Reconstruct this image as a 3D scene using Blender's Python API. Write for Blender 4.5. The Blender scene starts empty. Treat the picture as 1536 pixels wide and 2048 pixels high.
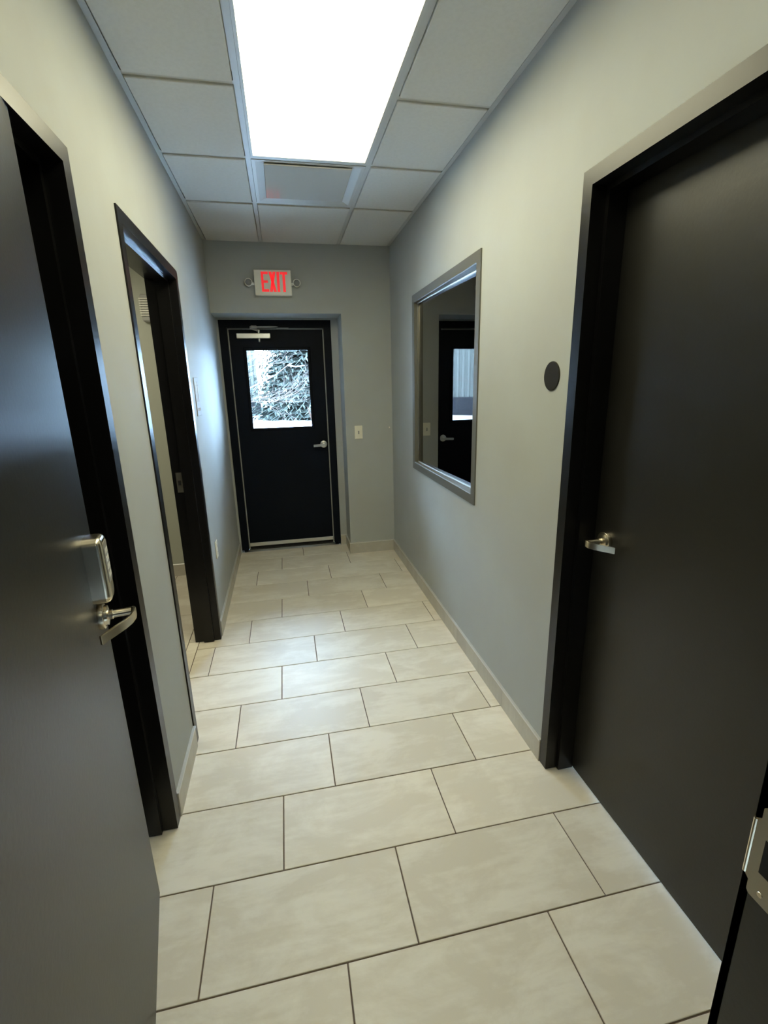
import bpy, bmesh, math, random
from mathutils import Vector, Matrix
random.seed(7)
S = bpy.context.scene
COL = S.collection

# ------------------------------------------------------------------ camera
F_PX = 946.14
yaw, pitch, roll = -0.19898, -0.26472, -0.02332
CAM = Vector((0.572, -0.6508, 1.559))
ca, sa = math.cos(yaw), math.sin(yaw); cb, sb = math.cos(pitch), math.sin(pitch)
fw = Vector((-sa*cb, ca*cb, sb)); rt = Vector((ca, sa, 0)); up = rt.cross(fw)
r2 = rt*math.cos(roll) + up*math.sin(roll); u2 = -rt*math.sin(roll) + up*math.cos(roll)
cd = bpy.data.cameras.new('camera'); cam = bpy.data.objects.new('camera', cd); COL.objects.link(cam)
cd.sensor_fit = 'AUTO'; cd.sensor_width = 36; cd.lens = F_PX/2048*36; cd.clip_start = 0.02; cd.clip_end = 300
M3 = Matrix((r2, u2, -fw)).transposed()
cam.matrix_world = Matrix.Translation(CAM) @ M3.to_4x4()
S.camera = cam

# ------------------------------------------------------------------ world, exposure
W = bpy.data.worlds.new('overcast_sky'); S.world = W; W.use_nodes = True
wn = W.node_tree.nodes; bg = wn['Background']
bg.inputs[0].default_value = (0.45, 0.70, 1.0, 1); bg.inputs[1].default_value = 33.0
S.view_settings.view_transform = 'Standard'; S.view_settings.look = 'None'
S.view_settings.gamma = 1; S.view_settings.use_curve_mapping = False
S.view_settings.exposure = 0.85
PANEL_STRENGTH = 7.0
PANEL_COLOR = (1.0, 0.945, 0.64)

# ------------------------------------------------------------------ materials
def mat(name, col, rough=0.5, metal=0.0, spec=0.5, bump=None, var=None, coat=0.0):
    m = bpy.data.materials.new(name); m.use_nodes = True
    nt = m.node_tree; b = nt.nodes['Principled BSDF']
    b.inputs['Base Color'].default_value = (*col, 1); b.inputs['Roughness'].default_value = rough
    b.inputs['Metallic'].default_value = metal; b.inputs['Specular IOR Level'].default_value = spec
    if coat: b.inputs['Coat Weight'].default_value = coat; b.inputs['Coat Roughness'].default_value = 0.1
    tc = nt.nodes.new('ShaderNodeTexCoord')
    if bump:
        sc, st = bump[:2]
        n = nt.nodes.new('ShaderNodeTexNoise'); n.inputs['Scale'].default_value = sc; n.inputs['Detail'].default_value = 3
        nt.links.new(tc.outputs['Object'], n.inputs['Vector'])
        bp = nt.nodes.new('ShaderNodeBump'); bp.inputs['Strength'].default_value = st; bp.inputs['Distance'].default_value = bump[2] if len(bump) > 2 else 0.001
        nt.links.new(n.outputs['Fac'], bp.inputs['Height']); nt.links.new(bp.outputs['Normal'], b.inputs['Normal'])
    if var:
        sc, c2, stretch = var
        mp = nt.nodes.new('ShaderNodeMapping'); mp.inputs['Scale'].default_value = stretch
        n = nt.nodes.new('ShaderNodeTexNoise'); n.inputs['Scale'].default_value = sc; n.inputs['Detail'].default_value = 5
        nt.links.new(tc.outputs['Object'], mp.inputs['Vector']); nt.links.new(mp.outputs[0], n.inputs['Vector'])
        r = nt.nodes.new('ShaderNodeValToRGB'); r.color_ramp.elements[0].position = 0.4; r.color_ramp.elements[1].position = 0.65
        r.color_ramp.elements[0].color = (*col, 1); r.color_ramp.elements[1].color = (*c2, 1)
        nt.links.new(n.outputs['Fac'], r.inputs['Fac']); nt.links.new(r.outputs[0], b.inputs['Base Color'])
    return m

def tile_mat(name, c1, c2):
    m = bpy.data.materials.new(name); m.use_nodes = True; nt = m.node_tree; N = nt.nodes; L = nt.links
    b = N['Principled BSDF']; b.inputs['Roughness'].default_value = 0.36; b.inputs['Specular IOR Level'].default_value = 0.5
    tc = N.new('ShaderNodeTexCoord'); oi = N.new('ShaderNodeObjectInfo')
    mp = N.new('ShaderNodeMapping'); mp.inputs['Scale'].default_value = (1, 1.9, 1)
    cmb = N.new('ShaderNodeCombineXYZ'); mu = N.new('ShaderNodeMath'); mu.operation = 'MULTIPLY'; mu.inputs[1].default_value = 37.0
    L.new(oi.outputs['Random'], mu.inputs[0])
    for i in range(3): L.new(mu.outputs[0], cmb.inputs[i])
    L.new(cmb.outputs[0], mp.inputs['Location']); L.new(tc.outputs['Object'], mp.inputs['Vector'])
    n1 = N.new('ShaderNodeTexNoise'); n1.inputs['Scale'].default_value = 3.4; n1.inputs['Detail'].default_value = 9; n1.inputs['Roughness'].default_value = 0.66; n1.inputs['Distortion'].default_value = 0.35
    L.new(mp.outputs[0], n1.inputs['Vector'])
    mp2 = N.new('ShaderNodeMapping'); mp2.inputs['Scale'].default_value = (3, 16, 1)
    L.new(mp.outputs[0], mp2.inputs['Vector'])
    n2 = N.new('ShaderNodeTexNoise'); n2.inputs['Scale'].default_value = 1.6; n2.inputs['Detail'].default_value = 4
    L.new(mp2.outputs[0], n2.inputs['Vector'])
    mx = N.new('ShaderNodeMath'); mx.operation = 'MULTIPLY_ADD'; mx.inputs[1].default_value = 0.22; L.new(n2.outputs['Fac'], mx.inputs[0]); L.new(n1.outputs['Fac'], mx.inputs[2])
    r = N.new('ShaderNodeValToRGB'); e = r.color_ramp.elements
    e[0].position = 0.56; e[0].color = (*c1, 1); e[1].position = 0.72; e[1].color = (*c2, 1)
    L.new(mx.outputs[0], r.inputs['Fac'])
    hv = N.new('ShaderNodeHueSaturation'); mr = N.new('ShaderNodeMapRange'); mr.inputs['To Min'].default_value = 0.95; mr.inputs['To Max'].default_value = 1.05
    L.new(oi.outputs['Random'], mr.inputs['Value']); L.new(mr.outputs[0], hv.inputs['Value']); L.new(r.outputs[0], hv.inputs['Color'])
    L.new(hv.outputs[0], b.inputs['Base Color'])
    rr = N.new('ShaderNodeMapRange'); rr.inputs['To Min'].default_value = 0.38; rr.inputs['To Max'].default_value = 0.50
    L.new(n1.outputs['Fac'], rr.inputs['Value']); L.new(rr.outputs[0], b.inputs['Roughness'])
    return m

def glass_mat(name, tint=(1, 1, 1), ior=1.5, boost=1.0):
    m = bpy.data.materials.new(name); m.use_nodes = True; nt = m.node_tree; N = nt.nodes; L = nt.links
    for n in list(N):
        if n.type == 'BSDF_PRINCIPLED': N.remove(n)
    out = [n for n in N if n.type == 'OUTPUT_MATERIAL'][0]
    tr = N.new('ShaderNodeBsdfTransparent'); tr.inputs[0].default_value = (*tint, 1)
    gl = N.new('ShaderNodeBsdfGlossy'); gl.inputs['Roughness'].default_value = 0.0
    fr = N.new('ShaderNodeFresnel'); fr.inputs[0].default_value = ior
    mu = N.new('ShaderNodeMath'); mu.operation = 'MULTIPLY'; mu.inputs[1].default_value = boost; mu.use_clamp = True
    mx = N.new('ShaderNodeMixShader'); L.new(fr.outputs[0], mu.inputs[0]); L.new(mu.outputs[0], mx.inputs[0])
    L.new(tr.outputs[0], mx.inputs[1]); L.new(gl.outputs[0], mx.inputs[2]); L.new(mx.outputs[0], out.inputs[0])
    return m

def emit(name, col, st):
    m = bpy.data.materials.new(name); m.use_nodes = True; b = m.node_tree.nodes['Principled BSDF']
    b.inputs['Base Color'].default_value = (*[c*0.8 for c in col], 1)
    b.inputs['Emission Color'].default_value = (*col, 1); b.inputs['Emission Strength'].default_value = st
    return m

WALL = mat('grey_satin_wall_paint', (0.40, 0.410, 0.395), 0.66, spec=0.10, bump=(38, 0.22, 0.0015), var=(3.0, (0.415, 0.432, 0.415), (1, 1, 1)))
BATHWALL = mat('warm_wall_paint', (0.44, 0.455, 0.39), 0.6, spec=0.3)
CEILT = mat('mineral_fibre_tile', (0.66, 0.65, 0.61), 0.95, spec=0.1, bump=(190, 0.3, 0.0015), var=(60, (0.635, 0.625, 0.585), (1, 1, 1)))
TEE = mat('white_grid_enamel', (0.52, 0.52, 0.49), 0.5)
BLK = mat('black_semigloss_paint', (0.0035, 0.0032, 0.0034), 0.33, spec=0.36, bump=(60, 0.1))
LEAFM = mat('black_satin_door_paint', (0.0125, 0.0118, 0.0100), 0.37, spec=0.5, bump=(90, 0.22))
BLK2 = mat('black_exit_door_paint', (0.0035, 0.0060, 0.0115), 0.5, spec=0.10, bump=(90, 0.2))
GREYF = mat('taupe_frame_paint', (0.115, 0.113, 0.095), 0.48)
NICK = mat('satin_nickel', (0.72, 0.66, 0.54), 0.26, 1.0)
NICKD = mat('brushed_nickel_dull', (0.42, 0.39, 0.32), 0.38, 1.0)
ALU = mat('aluminium', (0.75, 0.75, 0.73), 0.3, 1.0)
ALUT = mat('pale_edge_trim', (0.72, 0.72, 0.70), 0.28, 0.6)
TILE = tile_mat('beige_porcelain', (0.65, 0.59, 0.485), (0.75, 0.70, 0.60))
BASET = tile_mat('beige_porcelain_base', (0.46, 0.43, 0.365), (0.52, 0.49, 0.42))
GROUT = mat('brown_grout', (0.125, 0.092, 0.07), 0.9)
IVORY = mat('ivory_plastic', (0.78, 0.74, 0.60), 0.35)
GREYP = mat('grey_plastic', (0.30, 0.30, 0.29), 0.4)
SIGNB = mat('light_grey_plastic', (0.80, 0.79, 0.72), 0.4)
DARK = mat('dark_void', (0.005, 0.005, 0.005), 0.8)
DISC = mat('dark_brown_rubber', (0.018, 0.016, 0.012), 0.7, spec=0.2)
SEAL = mat('grey_weather_seal', (0.36, 0.36, 0.34), 0.6)
DIFFM = mat('white_gloss_enamel', (0.55, 0.55, 0.52), 0.06, spec=0.8)
DIFFR = mat('white_enamel', (0.55, 0.55, 0.52), 0.5)
RED = emit('red_exit_letters', (1.0, 0.02, 0.03), 0.33)
PANEL = emit('lit_panel', PANEL_COLOR, PANEL_STRENGTH)
BPANEL = emit('lit_restroom_panel', (1.0, 0.93, 0.70), 5.0)
LENS = mat('frosted_lens', (0.20, 0.21, 0.21), 0.12)
GLASS = glass_mat('clear_door_glass')
GLASS2 = glass_mat('clear_window_glass', boost=2.0)
SNOW = mat('snow', (0.85, 0.87, 0.90), 0.8, bump=(3, 0.4, 0.05))
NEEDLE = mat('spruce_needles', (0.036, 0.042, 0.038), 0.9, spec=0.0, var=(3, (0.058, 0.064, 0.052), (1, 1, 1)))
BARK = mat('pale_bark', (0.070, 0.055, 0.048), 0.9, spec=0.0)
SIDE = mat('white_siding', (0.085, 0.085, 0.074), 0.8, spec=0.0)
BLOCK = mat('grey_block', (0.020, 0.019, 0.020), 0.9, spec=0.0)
STRAW = mat('dry_grass', (0.055, 0.034, 0.026), 0.9, spec=0.0)

# ------------------------------------------------------------------ helpers
def ident(u, n, z): return (u, n, z)
XL0, XLS = 0.076, -0.0055
def LW(u, n, z): return (XL0 + XLS*u + n, u, z)        # left wall: u along corridor, n out of wall
XR = 1.526
def RW(u, n, z): return (XR - n, u, z)
YF = 3.60; YB = 3.88
def FW(u, n, z): return (u, YF - n, z)
def BW(u, n, z): return (u, YB - n, z)

def BM(): return bmesh.new()
def box(bm, f, a, b, bev=0.0):
    (x0, y0, z0), (x1, y1, z1) = a, b
    x0, x1 = min(x0, x1), max(x0, x1); y0, y1 = min(y0, y1), max(y0, y1); z0, z1 = min(z0, z1), max(z0, z1)
    vs = [bm.verts.new(f(x, y, z)) for x in (x0, x1) for y in (y0, y1) for z in (z0, z1)]
    fs = []
    for q in ((0, 1, 3, 2), (4, 6, 7, 5), (0, 4, 5, 1), (2, 3, 7, 6), (0, 2, 6, 4), (1, 5, 7, 3)):
        fs.append(bm.faces.new([vs[i] for i in q]))
    if bev:
        es = set(e for fc in fs for e in fc.edges)
        bmesh.ops.bevel(bm, geom=list(es), offset=bev, segments=1, affect='EDGES')
    return vs
def prism(bm, f, pts, axis, a, b):
    """extrude polygon pts (2D) along axis index from a to b in local (u,n,z)"""
    def mk(p, t):
        c = [0, 0, 0]; o = [i for i in range(3) if i != axis]
        c[o[0]], c[o[1]] = p; c[axis] = t; return f(*c)
    A = [bm.verts.new(mk(p, a)) for p in pts]; B = [bm.verts.new(mk(p, b)) for p in pts]
    bm.faces.new(A); bm.faces.new(B[::-1]); n = len(pts)
    for i in range(n): bm.faces.new((A[i], A[(i+1) % n], B[(i+1) % n], B[i]))
def ring(bm, f, u0, u1, z0, z1, prof):
    """picture-frame: prof list of (offset_out, n) loops, mitred, closed profile"""
    loops = []
    for o, n in prof:
        loops.append([bm.verts.new(f(*c)) for c in ((u0-o, n, z0-o), (u1+o, n, z0-o), (u1+o, n, z1+o), (u0-o, n, z1+o))])
    k = len(loops)
    for i in range(k):
        A, B = loops[i], loops[(i+1) % k]
        for j in range(4): bm.faces.new((A[j], A[(j+1) % 4], B[(j+1) % 4], B[j]))
def lathe(bm, f, c, axis, prof, seg=28):
    """revolve prof [(t, r)] about an axis through c in local coords"""
    o = [i for i in range(3) if i != axis]; rows = []
    for t, r in prof:
        row = []
        for k in range(seg):
            a = 2*math.pi*k/seg; q = list(c); q[axis] += t; q[o[0]] += r*math.cos(a); q[o[1]] += r*math.sin(a)
            row.append(bm.verts.new(f(*q)))
        rows.append(row)
    for i in range(len(rows)-1):
        for k in range(seg): bm.faces.new((rows[i][k], rows[i][(k+1) % seg], rows[i+1][(k+1) % seg], rows[i+1][k]))
    bm.faces.new(rows[0]); bm.faces.new(rows[-1][::-1])
def tube(bm, pts, rads, seg=6, f=None):
    pts = [Vector(p) for p in pts]; rows = []
    for i, p in enumerate(pts):
        d = (pts[min(i+1, len(pts)-1)] - pts[max(i-1, 0)]).normalized()
        a = d.orthogonal().normalized(); b = d.cross(a)
        if rows:
            a = (prev_a - d*prev_a.dot(d)).normalized(); b = d.cross(a)
        prev_a = a
        row = []
        for k in range(seg):
            t = 2*math.pi*k/seg; q = p + (a*math.cos(t) + b*math.sin(t))*rads[i]
            row.append(bm.verts.new(f(*q) if f else q))
        rows.append(row)
    for i in range(len(rows)-1):
        for k in range(seg): bm.faces.new((rows[i][k], rows[i][(k+1) % seg], rows[i+1][(k+1) % seg], rows[i+1][k]))
    bm.faces.new(rows[0]); bm.faces.new(rows[-1][::-1])

def worldloc(o):
    v = Vector(o.location); p = o.parent
    while p: v += Vector(p.location); p = p.parent
    return v
def obj(name, bm, m, parent=None, smooth=False, **props):
    bmesh.ops.recalc_face_normals(bm, faces=bm.faces)
    me = bpy.data.meshes.new(name)
    vs = bm.verts
    lo = Vector([min(v.co[i] for v in vs) for i in range(3)]); hi = Vector([max(v.co[i] for v in vs) for i in range(3)])
    o0 = Vector(((lo.x+hi.x)/2, (lo.y+hi.y)/2, lo.z))
    for v in vs: v.co -= o0
    if smooth:
        for fc in bm.faces: fc.smooth = True
    bm.to_mesh(me); bm.free()
    if smooth: me.set_sharp_from_angle(angle=math.radians(35))
    me.materials.append(m)
    o = bpy.data.objects.new(name, me); COL.objects.link(o)
    if parent:
        o.parent = parent; o.location = o0 - worldloc(parent)
    else: o.location = o0
    for k, v in props.items(): o[k] = v
    return o
def empty(name, loc, label=None, cat=None, group=None, kind=None):
    o = bpy.data.objects.new(name, None); o.empty_display_size = 0.1; COL.objects.link(o); o.location = loc
    tag(o, label, cat, group, kind); return o
def tag(o, label=None, cat=None, group=None, kind=None):
    if label: o['label'] = label
    if cat: o['category'] = cat
    if group: o['group'] = group
    if kind: o['kind'] = kind
    return o
def sbox(name, f, a, b, m, parent=None, bev=0.0, **k):
    bm = BM(); box(bm, f, a, b, bev); return obj(name, bm, m, parent, **k)

H = 2.658
# ------------------------------------------------------------------ floor
bm = BM(); box(bm, ident, (-2.4, -3.4, -0.12), (4.2, 4.05, -0.0035)); floor = obj('floor', bm, GROUT)
tag(floor, 'beige large format porcelain tile floor with thin brown grout running down the corridor', 'floor', kind='structure')
P = 0.3048; G = 0.0022
FIT = {0: (0.631, 1.243), 1: (0.234, 0.838, 1.444), 2: (0.457, 1.062), 3: (0.662, 1.265)}
def floor_tile(x0, x1, y0, y1):
    if x1-x0 < 0.02 or y1-y0 < 0.02: return
    bm = BM(); box(bm, ident, (x0+G, y0+G, -0.010), (x1-G, y1-G, random.uniform(-0.0003, 0.0003)), 0.0012)
    obj('floor_tile', bm, TILE, floor)
for k in range(-4, 13):
    base = 0.247 + 0.2032*((k-1) % 3)
    js = sorted(base + 0.6096*i for i in range(-3, 4))
    if k in FIT:
        js = [j for j in js if min(abs(j-q) for q in FIT[k]) > 0.1] + list(FIT[k]); js.sort()
    xlo, xhi = (-0.065, 1.66)
    js = [xlo] + [j for j in js if xlo+0.015 < j < xhi-0.015] + [xhi]
    for a, b in zip(js, js[1:]): floor_tile(a, b, k*P, min((k+1)*P, 3.93))
ys = [1.02, 1.626, 2.236, 2.846, 3.44]
for a, b in zip(ys, ys[1:]): floor_tile(-0.13, -0.065, a, b)
for c in range(5):
    x1 = -0.13 - c*0.3048; x0 = x1 - 0.3048
    off = [2.64, 2.44, 2.236][c % 3]
    ys = sorted([1.02, 3.44] + [off + 0.61*i for i in range(-3, 3) if 1.05 < off + 0.61*i < 3.42])
    for a, b in zip(ys, ys[1:]): floor_tile(x0, x1, a, b)

# ------------------------------------------------------------------ walls
def wall_boxes(name, f, spans, th, label):
    bm = BM()
    for (u0, u1, z0, z1) in spans: box(bm, f, (u0, -th, z0), (u1, 0, z1))
    bmesh.ops.remove_doubles(bm, verts=bm.verts, dist=1e-5)
    return tag(obj(name, bm, WALL), label, 'wall', kind='structure')
HD = 2.165; TH = 0.15
HW = H + 0.05
F1 = (-0.06, 0.853); F2 = (1.325, 2.222)
wall_boxes('wall_left', LW, [(-0.28, F1[0]-0.03, 0, HW), (F1[0]-0.03, F1[1]+0.03, 2.13, HW), (F1[1]+0.03, F2[0]-0.03, 0, HW),
           (F2[0]-0.03, F2[1]+0.03, 2.13, HW), (F2[1]+0.03, 4.05, 0, HW)], TH, 'grey painted left corridor wall with two black door frames')
R1 = (-0.114, 0.80); WN = (1.685, 2.815, 0.975, 2.105)
wall_boxes('wall_right', RW, [(-0.28, R1[0]-0.03, 0, HW), (R1[0]-0.03, R1[1]+0.03, 2.13, HW), (R1[1]+0.03, WN[0], 0, HW),
           (WN[0], WN[1], 0, WN[2]), (WN[0], WN[1], WN[3], HW), (WN[1], 4.05, 0, HW)], TH, 'grey painted right corridor wall with an interior window and a black door')
# far wall with door recess
bm = BM()
def WI(u, n, z): return (u, n, z)
box(bm, WI, (1.10, 3.60, 0), (1.526, 3.88, HW)); box(bm, WI, (0.05, 3.60, 2.135), (1.10, 3.88, HW))
tag(obj('wall_far', bm, WALL), 'grey end wall carrying the red exit sign, recessed around the exit door', 'wall', kind='structure')
bm = BM()
DX0, DX1, DZ = 0.074, 1.036, 2.118
box(bm, WI, (-0.2, 3.88, 0), (DX0, 4.05, 3.0)); box(bm, WI, (DX1, 3.88, 0), (1.9, 4.05, 3.0)); box(bm, WI, (DX0, 3.88, DZ), (DX1, 4.05, 3.0))
tag(obj('wall_back', bm, WALL), 'grey back face of the recess right around the black exit door frame', 'wall', kind='structure')
# wall holding the doorway the camera looks through
JX0, JX1, JY0, JY1 = 0.215, 1.13, -0.42, -0.268
bm = BM()
box(bm, WI, (-0.16, JY0, 0), (JX0-0.03, JY1-0.012, HW)); box(bm, WI, (JX1+0.03, JY0, 0), (1.70, JY1-0.012, HW)); box(bm, WI, (JX0-0.03, JY0, 2.14), (JX1+0.03, JY1-0.012, HW))
tag(obj('wall_near', bm, WALL), 'wall around the doorway the picture is taken through, seen only past its right jamb', 'wall', kind='structure')
# lobby behind the camera (dim), restroom, office: closed shells
def shell(name, x0, x1, y0, y1, h, m, sides, label):
    bm = BM(); t = 0.05
    if 'w' in sides: box(bm, WI, (x0-t, y0-t, 0), (x0, y1+t, h))
    if 'e' in sides: box(bm, WI, (x1, y0-t, 0), (x1+t, y1+t, h))
    if 's' in sides: box(bm, WI, (x0, y0-t, 0), (x1, y0, h))
    if 'n' in sides: box(bm, WI, (x0, y1, 0), (x1, y1+t, h))
    box(bm, WI, (x0-t, y0-t, h), (x1+t, y1+t, h+t))
    return tag(obj(name, bm, m), label, 'wall', kind='structure')
shell('wall_lobby', -1.0, 2.4, -3.2, -0.43, H, mat('dark_taupe_lobby_paint', (0.07, 0.066, 0.055), 0.6), 'wes', 'plain walls of the space behind the camera')
shell('wall_restroom', -1.9, -0.09, 1.02, 3.44, 2.50, BATHWALL, 'wsn', 'warm grey wall seen through the open left doorway')
shell('wall_office', 1.69, 3.9, 0.9, 3.62, 2.6, WALL, 'esn', 'walls of the unlit room behind the interior window')

# ------------------------------------------------------------------ ceiling
bm = BM(); box(bm, ident, (-0.2, -0.43, H+0.04), (1.75, 3.9, H+0.12)); ceil = obj('ceiling', bm, TEE)
tag(ceil, 'suspended ceiling of white mineral fibre tiles in a metal grid', 'ceiling', kind='structure')
TX = (0.490, 1.098); TW = 0.012
TY = [-0.29, 0.32, 0.93, 1.54, 2.15, 2.762]
XLc = 0.04; XRc = XR
def teeb(x0, x1, y0, y1, n='ceiling_tee', dz=0.0): sbox(n, ident, (x0, y0, H+dz), (x1, y1, H+0.03), TEE, ceil)
for x in TX: teeb(x-TW, x+TW, -0.28, YF)
for y in TY[1:]:
    teeb(XLc, TX[0]-TW, y-TW, y+TW); teeb(TX[1]+TW, XRc, y-TW, y+TW)
    if y not in (0.32, 1.54): teeb(TX[0]+TW, TX[1]-TW, y-TW, y+TW)
bm = BM(); box(bm, LW, (-0.28, 0, H-0.001), (YF, 0.022, H+0.002)); box(bm, LW, (-0.28, 0, H), (YF, 0.002, H+0.02)); obj('wall_angle', bm, TEE, ceil)
bm = BM(); box(bm, RW, (-0.28, 0, H-0.001), (YF, 0.022, H+0.002)); obj('wall_angle', bm, TEE, ceil)
bm = BM(); box(bm, FW, (0.03, 0, H-0.001), (XR, 0.018, H+0.002)); obj('wall_angle', bm, TEE, ceil)
def ctile(x0, x1, y0, y1):
    g = 0.003; bm = BM(); dz = random.uniform(-0.001, 0.0)
    box(bm, ident, (x0+g, y0+g, H-0.007+dz), (x1-g, y1-g, H+0.015), 0.0025); obj('ceiling_tile', bm, CEILT, ceil)
yy = TY + [YF+0.012-0.018]
for a, b in zip(yy, yy[1:]):
    xl = XL0 + XLS*(a+b)/2 + 0.024
    ctile(xl, TX[0]-TW, a+TW, b-TW); ctile(TX[1]+TW, XR-0.024, a+TW, b-TW)
    if a > 2.7: ctile(TX[0]+TW, TX[1]-TW, a+TW, b-TW)

# light panels: one in view, one added out of view to light the upper right wall
lx0, lx1 = TX[0]+TW, TX[1]-TW
def UP(u, n, z): return (u, z, n)
def light_panel(ly0, ly1, label, m=PANEL):
    lp = empty('ceiling_light', (0.794, (ly0+ly1)/2, H-0.01), label, 'light')
    bm = BM(); ring(bm, UP, lx0+0.013, lx1-0.013, ly0+0.02, ly1-0.02, [(0, H-0.004), (0.012, H-0.004), (0.012, H+0.034), (0.001, H+0.034)]); obj('light_frame', bm, DIFFR, lp)
    sbox('diffuser', ident, (lx0+0.012, ly0+0.019, H+0.030), (lx1-0.012, ly1-0.019, H+0.036), m, lp)
light_panel(0.93+TW, 2.15-TW, 'large rectangular white flat light panel glowing in the ceiling')
light_panel(-0.26+TW, 0.93-TW, 'added flat light panel above the nearest doors, unseen, brightening the upper right wall', emit('added_dim_panel', PANEL_COLOR, PANEL_STRENGTH*0.38))
# supply diffuser
vt = empty('air_diffuser', (0.794, 2.456, H-0.03), 'square white plaque air diffuser just beyond the ceiling light', 'vent')
vx0, vx1, vy0, vy1 = TX[0]+TW, TX[1]-TW, 2.15+TW, 2.762-TW
bm = BM(); ring(bm, UP, vx0+0.07, vx1-0.07, vy0+0.07, vy1-0.07, [(0.068, H-0.003), (0.050, H-0.003), (0.0, H+0.008), (0.068, H+0.011)]); obj('vent_frame', bm, DIFFR, vt)
sbox('vent_throat', ident, (vx0+0.07, vy0+0.07, H+0.0075), (vx1-0.07, vy1-0.07, H+0.0100), DIFFR, vt)
bm = BM(); box(bm, ident, (0.564, 2.185, H-0.013), (1.016, 2.640, H-0.006), 0.002); obj('vent_plaque', bm, DIFFM, vt)
for sx in (0.60, 0.980):
    for sy in (2.24, 2.61): sbox('vent_hanger', ident, (sx-0.006, sy-0.006, H-0.007), (sx+0.006, sy+0.006, H+0.008), DIFFR, vt)

# ------------------------------------------------------------------ baseboards
BH = 0.098; BT = 0.010
def baseboard(name, f, runs, label):
    root = empty(name, f(runs[0][0], 0, 0), label, 'baseboard', kind='structure')
    for (a, b, joints) in runs:
        js = [a] + [j for j in joints if a+0.02 < j < b-0.02] + [b]
        for p, q in zip(js, js[1:]):
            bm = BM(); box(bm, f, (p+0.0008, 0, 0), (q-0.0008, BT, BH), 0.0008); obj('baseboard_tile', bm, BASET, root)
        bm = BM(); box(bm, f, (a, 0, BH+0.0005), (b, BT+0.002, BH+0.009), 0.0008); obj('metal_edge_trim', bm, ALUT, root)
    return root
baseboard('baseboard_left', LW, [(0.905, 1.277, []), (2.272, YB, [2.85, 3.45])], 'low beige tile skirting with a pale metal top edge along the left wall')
baseboard('baseboard_right', RW, [(0.848, YF, [1.205, 1.837, 2.45, 3.06])], 'low beige tile skirting with a metal top edge along the right wall')
baseboard('baseboard_far', FW, [(1.10, XR-BT, [])], 'short beige tile skirting on the end wall right of the exit door')
def RV(u, n, z): return (1.10 - n, u, z)
baseboard('trim_1', RV, [(YF-0.011, YB, [])], 'beige tile skirting on the side of the exit door recess')
baseboard('trim_2', BW, [(DX1+0.001, 1.10-BT, []), ], 'beige tile skirting piece right of the exit door frame inside the recess')
def N3(u, n, z): return (u, 3.44 - n, z)
baseboard('trim_3', N3, [(-1.9, -0.15, [-1.5, -0.9, -0.3])], 'beige tile skirting inside the room beyond the open left doorway')

# ------------------------------------------------------------------ door frames
def casing_bm(f, u0, u1, zt, face=0.047, proj=0.006, depth=0.15, stop=None, dep_n0=0.0, z0=0.004, rab=0.0):
    """hollow metal frame: jambs + head. n=0 is wall face; opening u0..u1, top zt"""
    bm = BM()
    o0, o1, ot = u0-face, u1+face, zt+face
    # face + return as solid boxes, head/jamb butt
    for (a, b) in ((o0, u0), (u1, o1)):
        box(bm, f, (a, 0.0, z0), (b, proj, ot))
    box(bm, f, (u0, 0.0, zt), (u1, proj, ot))
    t = 0.012
    for (a, b) in ((u0-t, u0), (u1, u1+t)): box(bm, f, (a, -depth, z0), (b, 0.0, zt+t))
    box(bm, f, (u0, -depth, zt), (u1, 0.0, zt+t))
    if stop:
        n0, n1 = stop; s = 0.016
        box(bm, f, (u0, n0, z0), (u0+s, n1, zt-s)); box(bm, f, (u1-s, n0, z0), (u1, n1, zt-s)); box(bm, f, (u0, n0, zt-s), (u1, n1, zt))
    return bm

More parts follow.
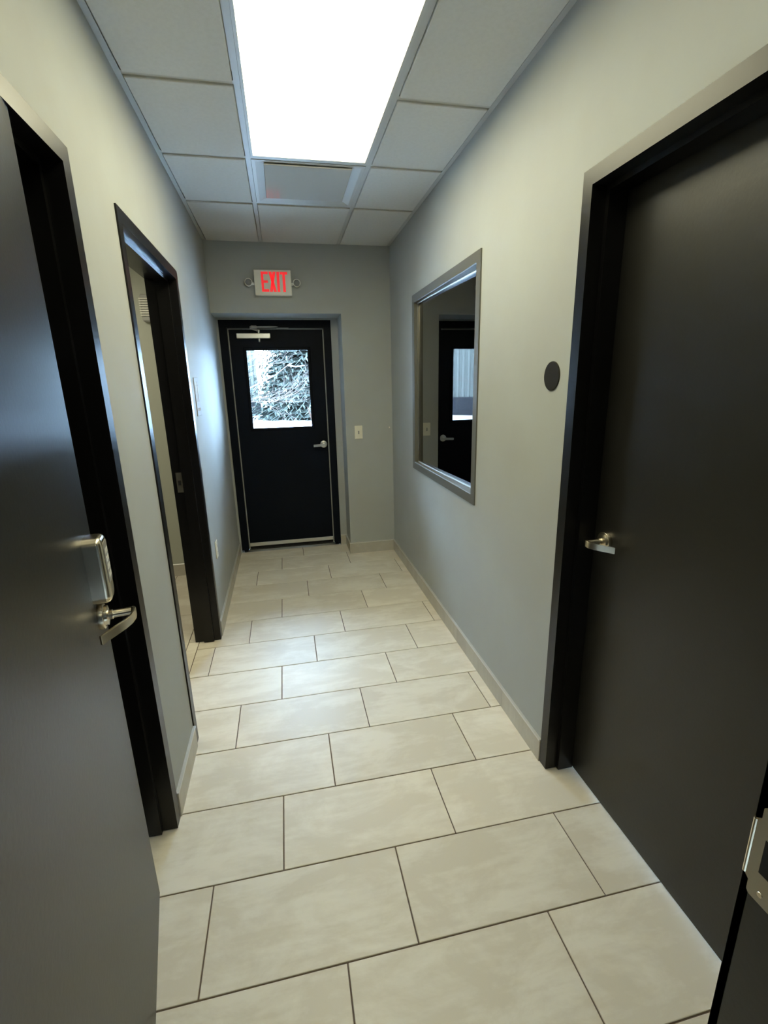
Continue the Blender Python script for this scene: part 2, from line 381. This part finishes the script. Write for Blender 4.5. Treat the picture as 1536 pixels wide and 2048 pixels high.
def lever(f, u, z, direction, n0, parent, s=1.0, tip=None, NICK=NICK):
    """lever set on plane n=n0. blade runs toward direction(+1/-1)*u and curves back to the door"""
    h = bpy.data.objects.new('lever_handle', None); COL.objects.link(h); h.parent = parent
    wl = Vector(f(u, n0, z)); h.location = wl - worldloc(parent); h['label'] = 'satin nickel lever handle with round rose'
    bm = BM(); lathe(bm, f, (u, n0, z), 1, [(0, 0.033), (0.006, 0.0335), (0.012, 0.0325), (0.0135, 0.030), (0.0135, 0.026), (0.020, 0.0245), (0.022, 0.016)], 36)
    obj('rose', bm, NICK, h, smooth=True)
    bm = BM(); lathe(bm, f, (u, n0, z), 1, [(0.021, 0.0125), (0.030, 0.0125), (0.031, 0.0105), (0.034, 0.0100), (0.072, 0.0100)], 24)
    obj('spindle', bm, NICK, h, smooth=True)
    path = tip or [(-0.011, 0.074), (0.0, 0.079), (0.020, 0.079), (0.040, 0.073), (0.060, 0.061), (0.078, 0.046), (0.096, 0.030), (0.114, 0.016)]
    bm = BM(); A = []
    for i, (d, n) in enumerate(path):
        hh = 0.0115 if i else 0.008
        dd = Vector((path[min(i+1, len(path)-1)][0]-path[max(i-1, 0)][0], path[min(i+1, len(path)-1)][1]-path[max(i-1, 0)][1])).normalized()
        nx, ny = -dd.y*0.0035, dd.x*0.0035
        row = []
        for (sg, zz) in ((1, -hh), (1, hh), (-1, hh), (-1, -hh)):
            row.append(bm.verts.new(f(u + direction*(d + sg*nx), n0 + n + sg*ny, z + zz - 0.0016*i)))
        A.append(row)
    for i in range(len(A)-1):
        for k in range(4): bm.faces.new((A[i][k], A[i][(k+1) % 4], A[i+1][(k+1) % 4], A[i+1][k]))
    bm.faces.new(A[0]); bm.faces.new(A[-1][::-1])
    bmesh.ops.recalc_face_normals(bm, faces=bm.faces)
    bmesh.ops.bevel(bm, geom=[e for e in bm.edges if e.calc_face_angle(0) > 0.9], offset=0.0012, segments=2, affect='EDGES')
    obj('lever_blade', bm, NICK, h, smooth=True)
    return h

# door_1 : left, closed, behind the open leaf
d1 = empty('door_1', LW(F1[1], 0, 0), 'closed black door in a black frame on the left wall, mostly hidden by the open door', 'door', kind='structure')
obj('door_frame', casing_bm(LW, F1[0], F1[1], 2.115, stop=(-0.107, -0.045)), BLK, d1)
sbox('door_leaf', LW, (F1[0]+0.003, -0.150, 0.008), (F1[1]-0.003, -0.108, 2.112), LEAFM, d1)
# door_2 : open doorway to lit room
d2 = empty('door_2', LW(F2[1], 0, 0), 'black metal frame of the open doorway on the left wall, strike plate on its far jamb', 'door frame', kind='structure')
obj('door_frame', casing_bm(LW, F2[0], F2[1], 2.112, stop=(-0.095, -0.035)), BLK, d2)
bm = BM(); box(bm, LW, (F2[1]-0.0015, -0.130, 0.975), (F2[1], -0.097, 1.092)); sp = obj('strike_plate', bm, NICKD, d2, label='nickel strike plate')
bm = BM(); box(bm, LW, (F2[1]-0.003, -0.122, 1.018), (F2[1]-0.0012, -0.106, 1.046)); obj('latch_hole', bm, DARK, sp)
# its leaf swung fully into the room, against the room side of the wall
bm = BM(); box(bm, WI, (-1.02, F2[0]-0.03, 0.01), (-0.125, F2[0]+0.012, 2.105), 0.002); obj('door_leaf', bm, LEAFM, d2)
# door_3 : big right door
d3 = empty('door_3', RW(R1[1], 0, 0), 'black flush door with satin lever in a black frame on the right wall', 'door', kind='structure')
obj('door_frame', casing_bm(RW, R1[0], R1[1], 2.117, stop=(-0.107, -0.043)), BLK, d3)
bm = BM(); box(bm, RW, (R1[0]+0.003, -0.150, 0.008), (R1[1]-0.003, -0.108, 2.114), 0.001); lf = obj('door_leaf', bm, LEAFM, d3)
lever(RW, R1[1]-0.078, 1.014, -1, -0.108, d3, tip=[(-0.011, 0.072), (0.0, 0.077), (0.012, 0.076), (0.025, 0.067), (0.037, 0.054), (0.049, 0.039), (0.060, 0.025), (0.067, 0.015)])

# door_4 : exit door
d4 = empty('door_4', (0.555, YB, 0), 'black exit door with a glazed upper light at the end of the corridor', 'door', kind='structure')
LY = 3.935
bm = BM()
ox0, ox1, oz = 0.139, 0.973, 2.055
box(bm, WI, (DX0, YB-0.004, 0.03), (ox0, 4.05, DZ)); box(bm, WI, (ox1, YB-0.004, 0.03), (DX1, 4.05, DZ)); box(bm, WI, (ox0, YB-0.004, oz), (ox1, 4.05, DZ))
box(bm, WI, (DX0+0.02, YB+0.02, 0), (ox0-0.01, 4.05, 0.03)); box(bm, WI, (ox1+0.01, YB+0.02, 0), (DX1-0.02, 4.05, 0.03))
obj('door_frame', bm, BLK2, d4)
bm = BM()
box(bm, WI, (ox0-0.001, LY-0.004, 0.02), (ox0+0.007, LY+0.004, oz)); box(bm, WI, (ox1-0.007, LY-0.004, 0.02), (ox1+0.001, LY+0.004, oz)); box(bm, WI, (ox0, LY-0.004, oz-0.007), (ox1, LY+0.004, oz+0.001))
box(bm, WI, (ox0-0.001, LY+0.004, 0.0), (ox0+0.009, LY+0.05, oz)); box(bm, WI, (ox1-0.009, LY+0.004, 0.0), (ox1+0.001, LY+0.05, oz)); box(bm, WI, (ox0, LY+0.004, oz-0.011), (ox1, LY+0.05, oz+0.001))
obj('weather_strip', bm, SEAL, d4)
gx0, gx1, gz0, gz1 = 0.281, 0.823, 1.184, 1.874
l0, l1 = ox0+0.009, ox1-0.009
bm = BM()
box(bm, WI, (l0, LY, 0.045), (gx0, LY+0.045, oz-0.01)); box(bm, WI, (gx1, LY, 0.045), (l1, LY+0.045, oz-0.01))
box(bm, WI, (gx0, LY, 0.045), (gx1, LY+0.045, gz0)); box(bm, WI, (gx0, LY, gz1), (gx1, LY+0.045, oz-0.01))
leaf4 = obj('door_leaf', bm, BLK2, d4)
def DL(u, n, z): return (u, LY - n, z)
bm = BM(); ring(bm, DL, gx0+0.004, gx1-0.004, gz0+0.004, gz1-0.004, [(0, 0.004), (0.004, 0.010), (0.022, 0.010), (0.028, 0.0), (0.0, 0.0)]); obj('glazing_frame', bm, BLK2, leaf4)
sbox('glass_pane', WI, (gx0, LY+0.019, gz0), (gx1, LY+0.023, gz1), GLASS, leaf4)
bm = BM(); box(bm, WI, (l0, LY-0.010, 0.045), (l1, LY, 0.080), 0.002); obj('door_sweep', bm, ALU, d4)
bm = BM(); prism(bm, WI, [(YB+0.01, 0.0), (YB+0.03, 0.014), (4.02, 0.014), (4.05, 0.0)], 0, DX0+0.02, DX1-0.02); obj('threshold', bm, ALU, d4)
bm = BM(); box(bm, WI, (l0, LY+0.01, 0.014), (l1, LY+0.035, 0.05)); obj('dark_gap_strip', bm, DARK, d4)  # dark strip standing in for the shaded gap under the leaf
lever(DL, 0.921, 1.013, -1, 0.0, d4, tip=[(-0.010, 0.062), (0.0, 0.066), (0.03, 0.066), (0.06, 0.062), (0.085, 0.056), (0.098, 0.050)], NICK=ALU)
cl = empty('door_closer', (0, 0, 0)); cl.parent = d4; cl.location = Vector((0.36, LY-0.03, 1.99)) - Vector(d4.location); cl['label'] = 'silver overhead door closer with folding arm'
bm = BM(); box(bm, DL, (0.213, 0, 1.968), (0.503, 0.046, 2.012), 0.004); obj('closer_body', bm, ALU, cl)
bm = BM(); lathe(bm, DL, (0.405, 0.026, 1.94), 2, [(0, 0.009), (0.012, 0.011), (0.03, 0.011)], 16); lathe(bm, DL, (0.405, 0.026, 2.011), 2, [(0, 0.010), (0.028, 0.010)], 16); obj('closer_pinion', bm, ALU, cl, smooth=True)
bm = BM(); tube(bm, [(0.405, 0.026, 2.032), (0.335, 0.075, 2.050)], [0.008, 0.007], 8, DL); tube(bm, [(0.335, 0.075, 2.058), (0.64, 0.045, 2.064)], [0.007, 0.008], 8, DL)
obj('closer_arm', bm, GREYP, cl)
bm = BM(); box(bm, DL, (0.34, 0.055, 2.045), (0.395, 0.085, 2.070), 0.006); box(bm, DL, (0.56, 0.035, 2.050), (0.665, 0.058, 2.076), 0.003); obj('arm_shoe', bm, GREYP, cl)

# door_5 : near doorway with the open leaf on the left and the strike jamb at lower right
d5 = empty('door_5', (JX1, JY1, 0), 'open black door with keypad lock standing along the left wall, its strike jamb at lower right', 'door', kind='structure')
bm = BM()
for (a, b) in ((JX0-0.012, JX0), (JX1, JX1+0.012)): box(bm, WI, (a, JY0, 0), (b, JY1, 2.125))
box(bm, WI, (JX0, JY0, 2.113), (JX1, JY1, 2.125))
box(bm, WI, (JX0-0.047, JY1-0.012, 0), (JX0, JY1-0.0005, 2.16)); box(bm, WI, (JX1, JY1-0.012, 0), (JX1+0.047, JY1-0.0005, 2.16)); box(bm, WI, (JX0, JY1-0.012, 2.113), (JX1, JY1-0.0005, 2.16))
for s in (0, 1):
    a, b = ((JX0, JX0+0.004), (JX1-0.004, JX1))[s]; box(bm, WI, (a, JY0+0.03, 0), (b, JY1-0.042, 2.113))
obj('door_frame', bm, LEAFM, d5)
# strike plate on right jamb, lip toward the corridor
def JB(u, n, z): return (JX1 - n, u, z)
bm = BM(); zc = 0.965
prism(bm, JB, [(JY1-0.044, zc-0.070), (JY1-0.014, zc-0.070), (JY1-0.010, zc-0.066), (JY1-0.010, zc-0.050), (JY1-0.003, zc-0.044), (JY1-0.003, zc+0.044), (JY1-0.010, zc+0.050), (JY1-0.010, zc+0.066), (JY1-0.014, zc+0.070), (JY1-0.044, zc+0.070)], 1, 0.0, 0.002)
st = obj('strike_plate', bm, NICKD, d5, label='nickel strike plate with curved lip')
bm = BM(); tube(bm, [(JY1-0.003, 0.001, zc-0.044), (JY1-0.003, 0.001, zc+0.044)], [0.0028, 0.0028], 10, JB); obj('strike_lip', bm, NICK, st, smooth=True)
bm = BM(); box(bm, JB, (JY1-0.038, 0.0012, zc-0.026), (JY1-0.020, 0.0026, zc+0.026)); obj('latch_hole', bm, DARK, st)
for zz in (-0.056, 0.056):
    bm = BM(); lathe(bm, JB, (JY1-0.027, 0.0016, zc+zz), 1, [(0, 0.0042), (0.0012, 0.0034)], 16); obj('screw', bm, NICK, st)
# leaf
e0 = Vector((0.070, 0.616, 0)); dh = Vector((0.068, -0.338, 0)).normalized(); dn = Vector((0.338, 0.068, 0)).normalized()
def LA(u, n, z):
    v = e0 + dh*u + dn*n; return (v.x, v.y, z)
bm = BM(); box(bm, LA, (0, -0.045, 0.010), (0.895, 0, 2.118), 0.0015); leaf5 = obj('door_leaf', bm, LEAFM, d5)
# keypad lock: escutcheon
lk = empty('keypad_lock', (0, 0, 0)); lk.parent = d5; lk.location = Vector(LA(0.08, 0, 1.05)) - Vector(d5.location); lk['label'] = 'tall satin nickel electronic keypad lock housing'
KU0, KU1, KZ0, KZ1, KN = 0.050, 0.125, 1.062, 1.226, 0.040
def rrect(u0, u1, z0, z1, r, seg=5):
    pts = []
    for (cx, cz, a0) in ((u1-r, z0+r, -90), (u1-r, z1-r, 0), (u0+r, z1-r, 90), (u0+r, z0+r, 180)):
        for i in range(seg+1):
            a = math.radians(a0 + 90*i/seg); pts.append((cx + r*math.cos(a), cz + r*math.sin(a)))
    return pts
bm = BM(); loops = []
for (ins, n) in ((0, 0), (0, KN*0.70), (0, KN*0.72), (0.002, KN*0.86), (0.006, KN*0.96), (0.012, KN)):
    loops.append([bm.verts.new(LA(u, n, z)) for (u, z) in rrect(KU0+ins, KU1-ins, KZ0+ins, KZ1-ins, 0.020-ins*0.6)])
for A, B in zip(loops, loops[1:]):
    for i in range(len(A)): bm.faces.new((A[i], A[(i+1) % len(A)], B[(i+1) % len(A)], B[i]))
bm.faces.new(loops[0]); bm.faces.new(loops[-1][::-1])
obj('lock_housing', bm, NICK, lk, smooth=True)
bm = BM(); prism(bm, LA, rrect(KU0+0.014, KU1-0.014, 1.11, 1.212, 0.008), 1, KN, KN+0.0012); obj('keypad_face', bm, GREYP, lk)
for r in range(4):
    for c in range(3):
        bm = BM(); box(bm, LA, (KU0+0.019+c*0.011, KN+0.001, 1.122+r*0.020), (KU0+0.027+c*0.011, KN+0.0017, 1.134+r*0.020), 0.0006); obj('keypad_button', bm, SIGNB, lk)
lever(LA, 0.084, 1.020, 1, 0.0, d5)

# ------------------------------------------------------------------ interior window
w1 = empty('window_1', RW(2.25, 0, 0.93), 'interior window in a flat taupe metal frame on the right wall', 'window', kind='structure')
bm = BM(); ring(bm, RW, WN[0], WN[1], WN[2], WN[3], [(0.0, 0.007), (0.050, 0.007), (0.050, 0.0), (0.0005, 0.0), (0.0005, -0.13), (-0.004, -0.13), (-0.004, 0.0035)])
obj('window_frame', bm, GREYF, w1)
GXN = -0.042
def RWT(u, n, z): return RW(u, n + 0.024*(u - 2.25), z)
bm = BM(); ring(bm, RWT, WN[0]+0.016, WN[1]-0.016, WN[2]+0.016, WN[3]-0.016, [(0.006, GXN+0.011), (0.008, GXN+0.012), (0.0125, GXN+0.012), (0.0125, GXN+0.003), (0.006, GXN+0.003)]); obj('glazing_bead', bm, NICKD, w1, label='bright metal glazing bead')
bm = BM(); ring(bm, RWT, WN[0]+0.012, WN[1]-0.012, WN[2]+0.012, WN[3]-0.012, [(0.0, GXN-0.004), (0.0085, GXN-0.004), (0.0085, GXN-0.018), (0.0, GXN-0.018)]); obj('glazing_bead', bm, GREYF, w1)
sbox('glass_pane', RWT, (WN[0]+0.006, GXN-0.003, WN[2]+0.006), (WN[1]-0.006, GXN+0.002, WN[3]-0.006), GLASS2, w1)

# ------------------------------------------------------------------ things on the walls
# exit sign
ex = empty('exit_sign', (0.563, YF-0.02, 2.262), 'white exit sign with red letters and two small round lamp heads above the exit door', 'sign')
sx0, sx1, sz0, sz1, sd = 0.417, 0.706, 2.262, 2.450, 0.045
bm = BM(); box(bm, FW, (sx0, 0, sz0), (sx1, sd, sz1), 0.004); obj('sign_housing', bm, SIGNB, ex)
w = sx1-sx0; h = sz1-sz0
def letter(polys):
    bm = BM()
    for pl in polys: prism(bm, FW, [(sx0 + a*w, sz0 + b*h) for a, b in pl], 1, sd-0.001, sd+0.0012)
    obj('sign_letter', bm, RED, ex)
zb, zt = 0.14, 0.92; sw = 0.062; sh = 0.10
def R(a0, b0, a1, b1): return [(a0, b0), (a1, b0), (a1, b1), (a0, b1)]
letter([R(0.19, zb, 0.19+sw, zt), R(0.19+sw, zb, 0.385, zb+sh), R(0.19+sw, 0.49, 0.365, 0.58), R(0.19+sw, zt-sh, 0.375, zt)])
letter([[(0.40, zb), (0.475, zb), (0.585, zt), (0.51, zt)], [(0.51, zb), (0.585, zb), (0.475, zt), (0.40, zt)]])
letter([R(0.61, zb, 0.61+0.07, zt)])
letter([R(0.765, zb, 0.835, zt-sh), R(0.70, zt-sh, 0.90, zt)])
for sgn, ux in ((-1, sx0-0.045), (1, sx1+0.042)):
    bm = BM(); tube(bm, [(sx0 if sgn < 0 else sx1, 0.018, 2.350), (ux, 0.022, 2.354)], [0.010, 0.010], 10, FW); obj('lamp_arm', bm, SIGNB, ex)
    hd = BM(); lathe(hd, FW, (ux, 0.005, 2.356), 1, [(0, 0.018), (0.012, 0.026), (0.040, 0.030), (0.043, 0.028)], 24); ho = obj('lamp_head', hd, SIGNB, ex, smooth=True)
    bm = BM(); lathe(bm, FW, (ux, 0.0475, 2.356), 1, [(0, 0.0255), (0.004, 0.02), (0.008, 0.008)], 20); obj('lamp_lens', bm, LENS, ho, smooth=True)
# light switch
ls = empty('light_switch', FW(1.213, 0, 1.085), 'ivory single light switch on the end wall right of the exit door', 'switch')
bm = BM(); box(bm, FW, (1.178, 0, 1.085), (1.248, 0.006, 1.202), 0.002); obj('switch_plate', bm, IVORY, ls)
bm = BM(); box(bm, FW, (1.207, 0.006, 1.128), (1.219, 0.007, 1.156)); obj('switch_slot', bm, GREYP, ls)
bm = BM(); box(bm, FW, (1.2085, 0.006, 1.140), (1.2175, 0.016, 1.150), 0.001); obj('switch_toggle', bm, NICKD, ls)
for zz in (1.105, 1.182):
    bm = BM(); lathe(bm, FW, (1.213, 0.006, zz), 1, [(0, 0.003), (0.0008, 0.0025)], 10); obj('screw', bm, IVORY, ls)
bm = BM(); lathe(bm, FW, (1.497, 0, 1.176), 1, [(0, 0.006), (0.004, 0.005)], 12); tag(obj('wall_anchor', bm, IVORY), 'tiny pale wall plug in the end wall near the right corner', 'wall plug')
# outlet
ou = empty('wall_outlet', LW(2.49, 0, 0.465), 'ivory double power outlet low on the left wall past the open doorway', 'outlet')
bm = BM(); box(bm, LW, (2.455, 0, 0.465), (2.525, 0.006, 0.580), 0.002); obj('outlet_plate', bm, IVORY, ou)
for zz in (0.503, 0.543):
    bm = BM(); lathe(bm, LW, (2.49, 0.006, zz), 0, [(0, 0.001)]*2, 4); bm.free()
    bm = BM(); prism(bm, LW, rrect(2.474, 2.506, zz-0.014, zz+0.014, 0.010), 1, 0.006, 0.0085); so = obj('outlet_socket', bm, IVORY, ou)
    for du in (-0.0065, 0.0065):
        sbox('socket_slot', LW, (2.49+du-0.001, 0.0083, zz-0.004), (2.49+du+0.001, 0.0088, zz+0.006), DARK, so)
# restroom type sign
rs = empty('wall_sign', LW(2.47, 0, 1.395), 'small grey pictogram sign on the left wall beside the open doorway', 'sign')
bm = BM(); box(bm, LW, (2.400, 0, 1.395), (2.545, 0.0045, 1.620), 0.002); obj('sign_plate', bm, mat('grey_sign_plastic', (0.36, 0.37, 0.37), 0.6, spec=0.12), rs)
SW = mat('white_pictogram', (0.55, 0.56, 0.56), 0.7, spec=0.1)
for c in (2.440, 2.503):
    bm = BM(); lathe(bm, LW, (c, 0.0045, 1.585), 1, [(0, 0.011), (0.001, 0.011)], 16)
    box(bm, LW, (c-0.014, 0.0045, 1.525), (c+0.014, 0.0055, 1.570)); box(bm, LW, (c-0.009, 0.0045, 1.480), (c-0.001, 0.0055, 1.525)); box(bm, LW, (c+0.001, 0.0045, 1.480), (c+0.009, 0.0055, 1.525))
    obj('pictogram', bm, SW, rs)
sbox('pictogram', LW, (2.470, 0.0045, 1.480), (2.474, 0.0055, 1.597), SW, rs)
bm = BM()
for i in range(9): box(bm, LW, (2.425+i*0.0115, 0.0045, 1.425), (2.430+i*0.0115, 0.0055, 1.442))
obj('pictogram', bm, SW, rs)
# dark round patch
bm = BM(); lathe(bm, RW, (0.960, 0, 1.572), 1, [(0, 0.051), (0.003, 0.051), (0.004, 0.049)], 48)
tag(obj('wall_bumper', bm, DISC), 'flat dark brown disc on the right wall between window and black door', 'wall bumper')

# restroom: ribbed unit and light
ru = empty('wall_speaker', (-0.35, 3.40, 2.05), 'small ribbed grey unit high on the wall inside the open left doorway', 'speaker')
bm = BM(); box(bm, N3, (-0.405, 0, 2.045), (-0.25, 0.050, 2.235), 0.008); obj('unit_body', bm, SEAL, ru)
for i in range(8):
    bm = BM(); box(bm, N3, (-0.412, 0.004, 2.082+i*0.0165), (-0.245, 0.060, 2.090+i*0.0165), 0.002); obj('rib', bm, SIGNB, ru)
bl = empty('restroom_light', (-0.9, 2.3, 2.48), 'lit ceiling panel inside the room beyond the open left doorway', 'light')
bm = BM(); ring(bm, UP, -1.19, -0.61, 1.72, 2.88, [(0, 2.488), (0.02, 2.488), (0.02, 2.50), (0, 2.50)]); obj('light_frame', bm, DIFFR, bl)
sbox('diffuser', ident, (-1.19, 1.72, 2.492), (-0.61, 2.88, 2.4995), BPANEL, bl)

ll = empty('added_lobby_light', (0.6, -2.0, H-0.02), 'added ceiling panel behind the camera, unseen, brightening the near floor', 'light')  # added unseen lamp that brightens the near floor and doors
bm = BM(); ring(bm, UP, 0.32, 0.88, -2.6, -1.4, [(0, H-0.01), (0.02, H-0.01), (0.02, H-0.001), (0, H-0.001)]); obj('light_frame', bm, DIFFR, ll)
sbox('diffuser', ident, (0.32, -2.6, H-0.006), (0.88, -1.4, H-0.001), emit('added_lobby_panel', PANEL_COLOR, 1.2), ll)

# ------------------------------------------------------------------ outdoors
bm = BM(); box(bm, ident, (-45, 4.06, -0.6), (45, 80, -0.15))
tag(obj('snow_ground', bm, SNOW), 'bright snow covered ground outside the exit door', 'ground', kind='structure')
# building
def BLD(u, n, z): return (-0.9 - 0.7071*u + 0.7071*n, 30.1 - 0.7071*u - 0.7071*n, z)
bd = empty('building', BLD(12, 0, -0.15), 'long pale building with ribbed metal siding over a grey block base, across the snow', 'building')
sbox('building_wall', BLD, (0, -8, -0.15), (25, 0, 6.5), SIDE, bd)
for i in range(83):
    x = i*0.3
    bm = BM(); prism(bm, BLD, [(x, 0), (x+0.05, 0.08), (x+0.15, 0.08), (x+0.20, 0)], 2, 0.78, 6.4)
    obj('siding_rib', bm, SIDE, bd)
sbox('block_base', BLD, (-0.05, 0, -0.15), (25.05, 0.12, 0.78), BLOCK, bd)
# spruce
sp_ = empty('spruce_tree', (2.3, 27, -0.15), 'large dark blue green spruce standing in the snow outside the exit door', 'tree')
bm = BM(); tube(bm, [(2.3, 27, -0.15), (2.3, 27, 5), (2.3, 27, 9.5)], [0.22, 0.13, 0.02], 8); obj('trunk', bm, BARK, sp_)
bm = BM(); sn = BM()
def quad(b_, a, c, w0, w1):
    d = (c-a); s_ = d.cross(Vector((0, 0, 1))).normalized()
    b_.faces.new([b_.verts.new(p) for p in (a - s_*w0, a + s_*w0, c + s_*w1, c - s_*w1)])
nl = 64
for L in range(nl):
    t = L/nl; z = 0.05 + t*9.2; rad = 4.1*(1-t)**0.85 + 0.1
    nb = int(36*(1-t)+8)
    for k in range(nb):
        a = 2*math.pi*(k + random.random())/nb; r_ = rad*random.uniform(0.75, 1.08)
        base = Vector((2.3, 27, z)); prevp = base
        for s in range(1, 6):
            q = s/5; p = base + Vector((math.cos(a)*r_*q, math.sin(a)*r_*q, 0.25*q - 0.55*r_*0.35*q*q + random.uniform(-0.04, 0.04)))
            quad(bm, prevp, p, 0.09*(1.2-q)+0.02, 0.09*(1.1-q)+0.01)
            if s > 1:
                for sg in (-1, 1):
                    aa = a + sg*random.uniform(0.5, 1.0); ln = random.uniform(0.16, 0.42)*(1.2-q*0.5)
                    e = p + Vector((math.cos(aa)*ln, math.sin(aa)*ln, -random.uniform(0.03, 0.22)))
                    quad(bm, p, e, 0.055, 0.012)
                    if random.random() < 0.05: quad(sn, p + Vector((0, 0, 0.03)), e + Vector((0, 0, 0.03)), 0.014, 0.006)
            prevp = p
for L in range(34):
    t = L/34; z = 0.25 + t*8.9; rad = (4.1*(1-t)**0.85 + 0.1)*0.80; n = 40; ring0 = []; ring1 = []
    for k in range(n):
        a = 2*math.pi*k/n; j = rad*random.uniform(0.82, 1.08)
        ring0.append(bm.verts.new((2.3 + 0.12*math.cos(a), 27 + 0.12*math.sin(a), z + 0.32)))
        ring1.append(bm.verts.new((2.3 + j*math.cos(a), 27 + j*math.sin(a), z - 0.16*rad + random.uniform(-.10, .10))))
    for k in range(n): bm.faces.new((ring0[k], ring0[(k+1) % n], ring1[(k+1) % n], ring1[k]))
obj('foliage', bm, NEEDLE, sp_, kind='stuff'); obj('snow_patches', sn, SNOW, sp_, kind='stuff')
# bare trees
def bare(name, base, height, seed, label, lean=0.0, extra=None):
    rnd = random.Random(seed); root = empty(name, base, label, 'tree')
    tk = BM(); br = BM()
    top = Vector(base) + Vector((lean, 0, height))
    tube(tk, [Vector(base), Vector(base).lerp(top, 0.5) + Vector((0.05, 0.03, 0)), top], [0.11, 0.08, 0.02], 8)
    obj('trunk', tk, BARK, root)
    def grow(p, d, ln, r, lv):
        pts = [p]; dd = d.copy()
        for i in range(3):
            dd = (dd + Vector((rnd.uniform(-.25, .25), rnd.uniform(-.25, .25), rnd.uniform(-.12, .2)))).normalized(); pts.append(pts[-1] + dd*ln/3)
        tube(br, pts, [r, r*.8, r*.6, r*.35], 4)
        if lv:
            for q in pts[1:]:
                for _ in range(2):
                    nd = (dd + Vector((rnd.uniform(-.9, .9), rnd.uniform(-.7, .7), rnd.uniform(-.5, .6)))).normalized(); grow(q, nd, ln*.58, r*.5, lv-1)
    n = 9
    for i in range(n):
        a = i*2.4; t = 0.25 + 0.7*i/n
        grow(Vector(base).lerp(top, t), Vector((math.cos(a), math.sin(a)*.7, rnd.uniform(-0.05, .5))).normalized(), height*.42*(1.15-t*.6), 0.018, 3)
    if extra:
        for pts in extra: tube(br, pts, [0.028, 0.022, 0.016, 0.010][:len(pts)], 5)
    obj('branches', br, BARK, root)
bare('bare_tree', (-1.55, 15, -0.15), 4.6, 3, 'leafless tree at the left with pale twigs crossing the door glass', extra=[[(-1.5, 15, 1.0), (-0.2, 14.8, 1.62), (0.36, 14.8, 1.87), (0.78, 14.8, 2.17)], [(0.78, 14.8, 2.17), (1.03, 14.8, 2.13), (1.3, 14.8, 2.16)], [(-1.5, 15, 2.0), (-0.5, 14.9, 2.5), (0.3, 14.8, 2.55)]])
bare('bare_tree', (-7.3, 19, -0.15), 6.0, 11, 'leafless tree before the ribbed pale building, seen mirrored in the interior window')
# dry grass clump
bm = BM()
for i in range(90):
    a = random.uniform(0, 6.28); r_ = random.uniform(0, .3); b0 = Vector((1.95 + math.cos(a)*r_*.5, 22 + math.sin(a)*r_*.5, -0.15)); e = b0 + Vector((math.cos(a)*r_, math.sin(a)*r_, random.uniform(.5, .95)))
    quad(bm, b0, e, 0.02, 0.008)
tag(obj('grass_clump', bm, STRAW), 'small clump of dry pinkish grass in the snow before the spruce', 'grass', kind='stuff')
